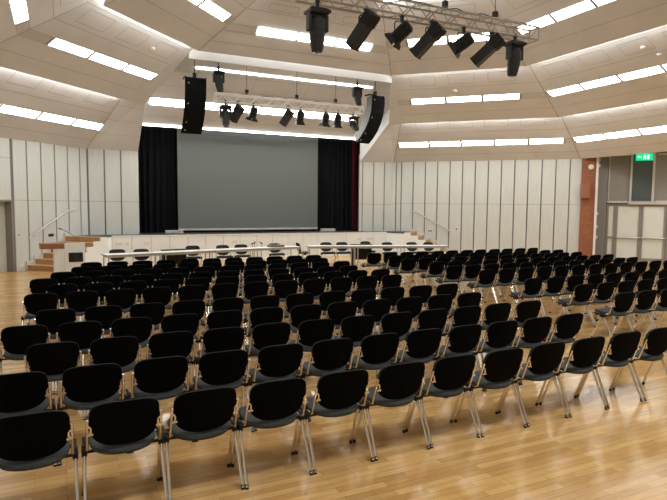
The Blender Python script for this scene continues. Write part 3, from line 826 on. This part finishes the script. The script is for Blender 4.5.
X0C = [-.17, -.35, -.09, -.38, -.07, -.28, .02, -.28, .04, .43, .65]
X0R = [None, None, 8.26, 8.48, 8.26, 8.42, 8.26, 8.45, 8.26, 8.45, 8.28]
RNAME = ['the nearest row', 'the second row', 'the third row', 'the fourth row', 'the fifth row', 'the sixth row', 'the seventh row', 'the eighth row', 'the ninth row', 'the tenth row', 'the farthest row']
for r, y in enumerate(ROWS):
    for c in range(12 if r < 9 else 11):
        x = (-.205 + .5600 * c + .0018 * c * c + (.02 if c else 0)) if r == 0 else X0C[r] + .568 * c + random.uniform(-.003, .003)
        if not (in_view((x, y, .8), 40) or in_view((x + .2, y, .5), 10) or in_view((x - .2, y, .5), 10)): continue
        place_chair(x, y + random.uniform(-.012, .012), random.uniform(-.008, .008), 'black chair, %s from left in %s of the centre block' % (ORD[c], RNAME[r]), 'chair rows of the centre block', r < 6)
for r, y in enumerate(ROWS):
    if X0R[r] is None: continue
    for c in range(12):
        x = X0R[r] + .569 * c + random.uniform(-.003, .003)
        if not in_view((x - .15, y, .7), 0): continue
        place_chair(x, y + random.uniform(-.012, .012), random.uniform(-.008, .008), 'black chair, %s from the aisle in %s of the right block' % (ORD[c], RNAME[r]), 'chair rows of the right block', r < 6)
# chairs behind the tables, facing the hall
STG = [(1.54, 18.05, 0, 'facing the hall behind the left end of the tables'), (2.22, 17.98, .05, 'facing the hall, second behind the tables from the left end'), (3.98, 18.92, -.1, 'behind the tables, right of the left black case'),
       (4.97, 18.85, .1, 'behind the tables, left of the three thin stands'), (5.65, 18.95, 0, 'next to the three thin stands behind the tables'), (6.97, 19.2, .1, 'behind the table joint in front of the stage middle'),
       (7.85, 19.15, 1.45, 'turned sideways behind the middle of the tables'), (8.98, 19.1, 0, 'facing the hall, right of the sideways chair'), (9.6, 19.0, -.05, 'facing the hall, left of the right black case'),
       (10.70, 19.15, .1, 'behind the right tables, right of the right black case'), (11.2, 18.35, 0, 'third from the right end behind the right tables'), (12.15, 18.1, 0, 'second from the right end behind the right tables'), (12.79, 17.92, .05, 'behind the right end of the tables by the right stairs')]
for x, y, rz, lab in STG:
    place_chair(x, y, PI + rz, 'black chair ' + lab, 'chairs behind the tables', False)

# ------------------------------------------------------------------ tables before the stage
def make_table(L_):
    root = thing('folding_table', 'x', 'table'); D = .62
    bm = bmesh.new(); box(bm, (0.006, 0, .715), (L_ - .006, D, .745), 0, bevel=.004)
    for f in bm.faces:
        if abs(f.normal.z) < .5: f.material_index = 1
    obj('tabletop', bm, [M['tabletop'], M['edge']], root)
    for x in (.07, L_ - .07):
        for y in (.07, D - .07):
            bm = bmesh.new(); tube(bm, [(x, y, .72), (x, y, .0)], .02, 8); obj('leg', bm, M['frame'], root, smooth=True)
    bm = bmesh.new()
    for y in (.07, D - .07): box(bm, (.07, y - .012, .66), (L_ - .07, y + .012, .715))
    for x in (.07, L_ - .07): box(bm, (x - .012, .07, .66), (x + .012, D - .07, .715))
    obj('frame_rail', bm, M['frame'], root)
    return root
A, B = V((1.17, 16.9)), V((7.66, 18.3)); C_, D_ = V((7.92, 18.3)), V((12.95, 16.8))
tl = [('left end of', 0), ('second from the left end of', 1), ('third from the left end of', 2), ('just left of the middle of', 3)]
first = None
ang = math.atan2((B - A).y, (B - A).x); Lt = (B - A).length / 4
for k in range(4):
    t = make_table(Lt) if first is None else copy_tree(first); first = first or t
    q = A + (B - A) * (k / 4); t.location = (q.x, q.y, 0); t.rotation_euler = (0, 0, ang)
    tag(t, 'white topped table, %s the long table row before the stage' % tl[k][0], 'table', 'tables in front of the stage')
ang = math.atan2((D_ - C_).y, (D_ - C_).x); Lt2 = (D_ - C_).length / 3; first = None
for k in range(3):
    t = make_table(Lt2) if first is None else copy_tree(first); first = first or t
    q = C_ + (D_ - C_) * (k / 3); t.location = (q.x, q.y, 0); t.rotation_euler = (0, 0, ang)
    tag(t, 'white topped table, %s the long table row before the stage' % ['just right of the middle of', 'second from the right end of', 'right end of'][k], 'table', 'tables in front of the stage')
for x, y, rz, lab in ((3.25, 18.24, .2, 'flat black case on legs behind the left tables'), (10.14, 18.42, -.28, 'flat black case on legs behind the right tables')):
    t = thing('black_case', lab, 'case', (x, y, 0), rz)
    bm = bmesh.new(); box(bm, (-.38, -.11, .2), (.38, .11, .74), bevel=.015); obj('case_body', bm, M['black'], t)
    bm = bmesh.new(); box(bm, (-.4, -.13, .74), (.4, .13, .765), bevel=.006); obj('case_lid', bm, M['fixture'], t)
    for sx in (-.33, .33):
        for sy in (-.08, .08):
            bm = bmesh.new(); tube(bm, [(sx, sy, .21), (sx, sy, 0)], .018, 6); obj('leg', bm, M['rubber'], t)
for k, (x, y) in enumerate(((6.08, 18.95), (6.25, 19.25), (6.42, 18.98))):
    t = thing('microphone_stand', ['leftmost', 'middle', 'rightmost'][k] + ' of three thin black microphone stands behind the tables', 'microphone stand', (x, y, 0), k, 'thin stands behind the tables')
    bm = bmesh.new(); lathe(bm, [(.11, 0), (.11, .015), (.02, .03)], 12); obj('stand_base', bm, M['rubber'], t)
    bm = bmesh.new(); tube(bm, [(0, 0, .02), (0, 0, .84)], .009, 6); obj('pole', bm, M['greysmall'], t)
    bm = bmesh.new(); tube(bm, [(-.06, 0, .83), (.05, 0, .86), (.08, 0, .87)], [.015, .02, .024], 8); obj('microphone', bm, M['rubber'], t, smooth=True)
q = A + (B - A) * .86
t = thing('mixing_desk', 'small grey equipment box on the table left of the middle', 'equipment', (q.x, q.y + .32, .745), .2)
bm = bmesh.new(); box(bm, (-.26, -.16, 0), (.26, .16, .07), bevel=.01); obj('housing', bm, M['arrayside'], t)
bm = bmesh.new(); box(bm, (-.2, -.1, .068), (.0, .1, .11), bevel=.01); obj('module', bm, M['greysmall'], t)
for x in (.06, .12, .18):
    bm = bmesh.new(); tube(bm, [(x, 0, .068), (x, 0, .1)], .012, 8); obj('knob', bm, M['plastic'], t)

# ------------------------------------------------------------------ trusses
def truss(name, label, X0, X1, y, z, w=.29, hang=(), tm='truss'):
    """box truss: bottom chords at z, parallel to the stage front"""
    root = thing(name, label, 'truss', ((X0 + X1) / 2, y, z))
    ys, zs = (y - w / 2, y + w / 2), (z, z + w)
    for yy in ys:
        for zz in zs:
            bm = bmesh.new(); tube(bm, [(X0, yy, zz), (X1, yy, zz)], .024, 8); rel(obj('chord', bm, M[tm], smooth=True), root)
    bm = bmesh.new(); n = round((X1 - X0) / .30); dx = (X1 - X0) / n
    for k in range(n):
        a, b = X0 + k * dx, X0 + (k + 1) * dx
        for yy in ys: tube(bm, [(a, yy, zs[k % 2]), (b, yy, zs[(k + 1) % 2])], .012, 5, cap=False)
        for zz in zs: tube(bm, [(a, ys[k % 2], zz), (b, ys[(k + 1) % 2], zz)], .011, 5, cap=False)
    rel(obj('lacing', bm, M[tm], smooth=True), root)
    for X in (X0, X1):
        bm = bmesh.new()
        for yy in ys: tube(bm, [(X, yy, zs[0]), (X, yy, zs[1])], .018, 6)
        for zz in zs: tube(bm, [(X, ys[0], zz), (X, ys[1], zz)], .018, 6)
        rel(obj('end_frame', bm, M[tm], smooth=True), root)
    for hx, top in hang:
        bm = bmesh.new(); tube(bm, [(hx, y, z + w + .12), (hx, y, top)], .008, 5)
        tube(bm, [(hx, ys[0], z + w), (hx, y, z + w + .14), (hx, ys[1], z + w)], .01, 5)
        box(bm, (hx - .05, y - .05, z + w + .1), (hx + .05, y + .05, z + w + .22))
        rel(obj('hanger', bm, M['fixture']), root)
    return root
TF_Y, TF_Z = 10.6, 6.25
TB_Y, TB_Z = 19.0, 5.64
truss('lighting_truss', 'long silver lighting truss hanging nearest the camera', 4.36, 10.6, TF_Y, TF_Z, .30, ((5.6, 8.6), (7.9, 8.6), (9.35, 8.6)))
truss('lighting_truss', 'silver lighting truss hanging over the stage edge', 4.8, 10.4, TB_Y, TB_Z, .27, ((5.9, 7.05), (7.75, 7.05), (9.3, 7.05)), 'truss2')
# black cable lying along the front truss
def cable(pts, label):
    bm = bmesh.new(); tube(bm, pts, .012, 5); tag(obj('cable', bm, M['rubber'], smooth=True), label, 'cable')
cable([(4.6 + .25 * k, TF_Y - .12 + .05 * math.sin(k * 1.7), TF_Z + .33 + .02 * math.sin(k * 2.3)) for k in range(24)], 'black cable lying along the top of the nearest truss')
cable([(5.0 + .25 * k, TB_Y - .10 + .04 * math.sin(k * 1.7), TB_Z + .30 + .015 * math.sin(k * 2.3)) for k in range(21)], 'black cable lying along the top of the stage truss')

def Mloc(p, d, roll_=0):
    """matrix whose local -Z looks along d"""
    q = V(d).to_track_quat('-Z', 'Y'); return Matrix.Translation(V(p)) @ q.to_matrix().to_4x4()
GL = 'stage lights on the trusses'
def part(root, name, bm, m, mtx=None, smooth=False):
    if mtx is not None:
        for v in bm.verts: v.co = mtx @ v.co
    return obj(name, bm, m, root, smooth)
def clamp(root, h=.0, r=.05):
    bm = bmesh.new(); box(bm, (-.03, -.03, -.12), (.03, .03, -.02)); tube(bm, [(0, -.03, .02), (0, .03, .02)], r, 10)
    return part(root, 'clamp', bm, M['fixture'])
def yoke(root, drop, w, r=.014):
    bm = bmesh.new(); tube(bm, [(-w, 0, -drop), (-w, 0, -.16), (-w * .8, 0, -.12), (w * .8, 0, -.12), (w, 0, -.16), (w, 0, -drop)], r, 6)
    return part(root, 'yoke', bm, M['fixture'])
def profile_spot(loc, d, label, L_=.85, rz=0, s=1.0):
    root = thing('profile_spotlight', label, 'stage light', loc, rz, GL); root.scale = (s, s, s)
    clamp(root); yoke(root, .30, .165)
    mt = Mloc((0, 0, -.30), d)
    bm = bmesh.new(); box(bm, (-.125, -.115, -L_ * .64), (.125, .115, L_ * .12), bevel=.014)
    box(bm, (-.128, -.03, -L_ * .6), (.128, .03, L_ * .1))
    part(root, 'barrel', bm, M['fixgrey'], mt)
    bm = bmesh.new(); box(bm, (-.14, -.135, L_ * .0), (.14, .135, L_ * .36), bevel=.03)
    for k in range(4): box(bm, (-.146, -.14, L_ * (.06 + .07 * k)), (.146, .14, L_ * (.08 + .07 * k)))
    part(root, 'lamp_house', bm, M['fixture'], mt)
    bm = bmesh.new(); box(bm, (-.132, -.122, -L_ * .66), (.132, .122, -L_ * .62)); part(root, 'gel_frame', bm, M['fixture'], mt)
    bm = bmesh.new(); lathe(bm, [(.075, -L_ * .668), (.075, -L_ * .662)], 16); part(root, 'lens', bm, M['lens'], mt)
    bm = bmesh.new(); tube(bm, [(.16, 0, -.30), (.19, 0, -.30)], .03, 8); part(root, 'knob', bm, M['rubber'])
    return root
def fresnel(loc, d, label, s=1.0, rz=0, doors=True):
    root = thing('fresnel_spotlight', label, 'stage light', loc, rz, GL); root.scale = (s, s, s)
    clamp(root); yoke(root, .34, .19)
    mt = Mloc((0, 0, -.34), d)
    bm = bmesh.new(); lathe(bm, [(.10, .24), (.145, .20), (.155, .0), (.15, -.16), (.165, -.17), (.165, -.20)], 16)
    for k in range(3): box(bm, (-.17, -.1, .03 + k * .06), (.17, .1, .05 + k * .06))
    part(root, 'housing', bm, M['fixture'], mt, True)
    bm = bmesh.new(); lathe(bm, [(.13, -.203), (.10, -.207)], 16); part(root, 'lens', bm, M['lens'], mt)
    if doors:
        for k in range(4):
            bm = bmesh.new(); a, b = (.16, .20) if k % 2 == 0 else (.12, .15)
            vs = [bm.verts.new(p) for p in ((-a * .7, .155, -.20), (a * .7, .155, -.20), (b, .185, -.31), (-b, .185, -.31))]
            bm.faces.new(vs); r = bmesh.ops.extrude_face_region(bm, geom=bm.faces[:])
            for v in [e for e in r['geom'] if isinstance(e, bmesh.types.BMVert)]: v.co.y += .008
            part(root, 'barn_door', bm, M['fixture'], mt @ Matrix.Rotation(k * PI / 2, 4, 'Z'))
    return root
def moving_head(loc, d, label, s=1.0, rz=0, hang=True):
    root = thing('moving_head_light', label, 'stage light', loc, rz, GL); root.scale = (s, s, s)
    clamp(root)
    bm = bmesh.new(); box(bm, (-.21, -.17, -.26), (.21, .17, -.12), bevel=.05)
    for x in (-.2, .2): box(bm, (x - .03, -.19, -.22), (x + .03, .19, -.16), bevel=.01)
    part(root, 'base', bm, M['fixture'])
    bm = bmesh.new()
    for x in (-1, 1): box(bm, (x * .19 - .035, -.09, -.58), (x * .19 + .035, .09, -.24), bevel=.025)
    box(bm, (-.2, -.08, -.29), (.2, .08, -.245), bevel=.01)
    part(root, 'yoke', bm, M['fixgrey'])
    mt = Mloc((0, 0, -.50), d)
    bm = bmesh.new(); lathe(bm, [(.07, .22), (.125, .19), (.16, .08), (.165, -.05), (.155, -.2), (.14, -.36), (.115, -.46), (.105, -.48)], 20)
    part(root, 'head', bm, M['fixgrey'], mt, True)
    bm = bmesh.new(); lathe(bm, [(.09, -.484), (.06, -.49)], 16); part(root, 'lens', bm, M['lens'], mt)
    for z in (-.21, -.05):
        bm = bmesh.new(); lathe(bm, [(.160 if z < -.1 else .171, z - .008), (.160 if z < -.1 else .171, z + .008)], 20); part(root, 'trim_ring', bm, M['fixture'], mt, True)
    return root
yF = TF_Y - .14; zF = TF_Z
AIM = (-.12, .80, -.60)
moving_head((4.70, yF, zF - .07), (.02, .05, -1), 'large black moving head light hanging at the left end of the nearest truss', .97)
profile_spot((5.8, yF, zF - .04), (-.30, .62, -.72), 'long black profile spotlight, leftmost of three on the nearest truss', .80)
fresnel((6.68, yF, zF - .04), (-.45, .65, -.60), 'black fresnel spotlight with barn doors, left one on the nearest truss', .95)
profile_spot((7.46, yF, zF - .04), (-.40, .62, -.62), 'long black profile spotlight, middle of three on the nearest truss', .80)
fresnel((8.33, yF, zF - .04), (-.55, .60, -.52), 'black fresnel spotlight with barn doors, right one on the nearest truss', .95)
profile_spot((9.16, yF, zF - .04), (-.45, .60, -.62), 'long black profile spotlight, rightmost of three on the nearest truss', .80)
moving_head((9.86, yF, zF - .02), (-.05, .1, -1), 'slim black moving head light hanging at the right end of the nearest truss', .94)
yB = TB_Y - .1; zB = TB_Z
moving_head((5.12, yB, zB), (-.1, -.55, -.9), 'round black moving head at the left end of the stage truss', .9)
BL = [(5.56, 'p', (-.35, .5, -.8), 'first'), (6.10, 'f', (-.15, .3, -.95), 'second'), (7.38, 'p', (-.4, .4, -.8), 'third'), (7.85, 'f', (0, .3, -1), 'fourth'), (8.85, 'f', (-.05, .25, -1), 'fifth'), (9.35, 'f', (0, .3, -1), 'sixth')]
for x, kd, d, o_ in BL:
    lab = 'small black spotlight under the stage truss, %s from the left after the moving head' % o_
    if kd == 'p': profile_spot((x, yB, zB), d, lab, .6, 0, .95)
    else: fresnel((x, yB, zB), d, lab, .85)
moving_head((10.0, yB, zB), (-.05, -.8, -.5), 'round black moving head at the right end of the stage truss', .82)
# two fixtures hung from the soffit above the truss ends
for x, y, lab in ((4.95, 19.1, 'black fixture hung above the left end of the stage truss'), (10.25, 19.1, 'black fixture hung above the right end of the stage truss')):
    r_ = moving_head((x, y, 6.78), (.12, -.2, -1), lab, .85)
    bm = bmesh.new(); tube(bm, [(0, 0, 0), (0, 0, (rz_(y) - 6.78) / .85)], .015, 6); obj('hanger', bm, M['fixture'], r_)

# ------------------------------------------------------------------ line array loudspeakers
def line_array(label, loc, rz, n=6, w=.70, top=0.0):
    """stack of wedge cabinets curving downward; local -Y is the front"""
    root = thing('line_array_speaker', label, 'loudspeaker', loc, rz)
    h = 1.98 / n; d = .42; z = 0.0; y = 0.0
    angs = [math.radians(a) for a in (1, 10, 21, 31, 41, 50)]
    for k in range(n):
        a = angs[k]; mt = Matrix.Translation((0, y, z)) @ Matrix.Rotation(a, 4, 'X')
        bm = bmesh.new(); vs = box(bm, (-w / 2, .02, -h + .002), (w / 2, d, -.002), 0)
        for v in vs:
            if v.co.y > .3: v.co.x *= .62; v.co.z = -h / 2 + (v.co.z + h / 2) * .8
        cab = part(root, 'cabinet', bm, M['arrayside'], mt)
        bm = bmesh.new(); box(bm, (-w / 2 + .004, 0, -h + .002), (w / 2 - .004, .03, -.002), bevel=.004)
        obj('grille', bm, M['grille'], cab); 
        for v in cab.children[0].data.vertices: v.co = mt @ v.co
        if k % 2 == 0 or k == n - 1:
            bm = bmesh.new(); lathe(bm, [(.022, 0), (.022, .008)], 10)
            m2 = mt @ Matrix.Translation((-w / 2 + .12, -.002, -h * .5)) @ Matrix.Rotation(PI / 2, 4, 'X')
            for v in bm.verts: v.co = m2 @ v.co
            obj('badge', bm, M['dot'], cab)
        y += h * math.sin(a); z -= h * math.cos(a)
    bm = bmesh.new(); box(bm, (-w / 2, .04, 0), (-w / 2 + .04, d, .05)); box(bm, (w / 2 - .04, .04, 0), (w / 2, d, .05)); box(bm, (-w / 2, .18, .02), (w / 2, .24, .06))
    obj('rigging_frame', bm, M['fixgrey'], root)
    bm = bmesh.new(); tube(bm, [(0, .2, .05), (0, .2, top)], .015, 6); box(bm, (-.05, .15, .06), (.05, .25, .2)); obj('chain_hoist', bm, M['fixture'], root)
    return root
line_array('tall black line array loudspeaker hanging left of the stage', (4.12, 18.8, 6.30), .0, top=1.0)
line_array('tall black curved line array loudspeaker hanging right of the stage', (10.97, 18.7, 6.34), .30, top=.95)

# ------------------------------------------------------------------ fill lamps added in place of the unseen ceiling strips, world
def area(loc, size, power, rot=(0, 0, 0), col=(.985, .99, .955)):
    l = bpy.data.lights.new('hall_fill_light', 'AREA'); l.shape = 'RECTANGLE'; l.size, l.size_y = size; l.energy = power; l.color = col
    o = bpy.data.objects.new('hall_fill_light', l); o.location = loc; o.rotation_euler = rot; COL.objects.link(o); return o
for x in (3.5, 11.5): 
    for y in (1.5, -4.5): area((x, y, 7.9), (5, .5), 330)
area((-1.2, 6, 6.2), (.5, 9), 380, (0, math.radians(-25), 0))
area((17.5, 2, 6.2), (.5, 9), 380, (0, math.radians(25), 0))
area((22.6, 10.5, 4.55), (1.2, 3), 200)  # added fill lamp under the aisle soffit, brightens the door area
w = bpy.data.worlds.new('world'); S.world = w; w.use_nodes = True
w.node_tree.nodes['Background'].inputs[0].default_value = (1, .95, .88, 1)
w.node_tree.nodes['Background'].inputs[1].default_value = .05

S.view_settings.view_transform = 'Standard'
S.view_settings.look = 'None'
S.view_settings.exposure = 0.30
S.view_settings.gamma = 1.0
S.cycles.max_bounces = 8
S.cycles.diffuse_bounces = 4
S.cycles.sample_clamp_indirect = 4
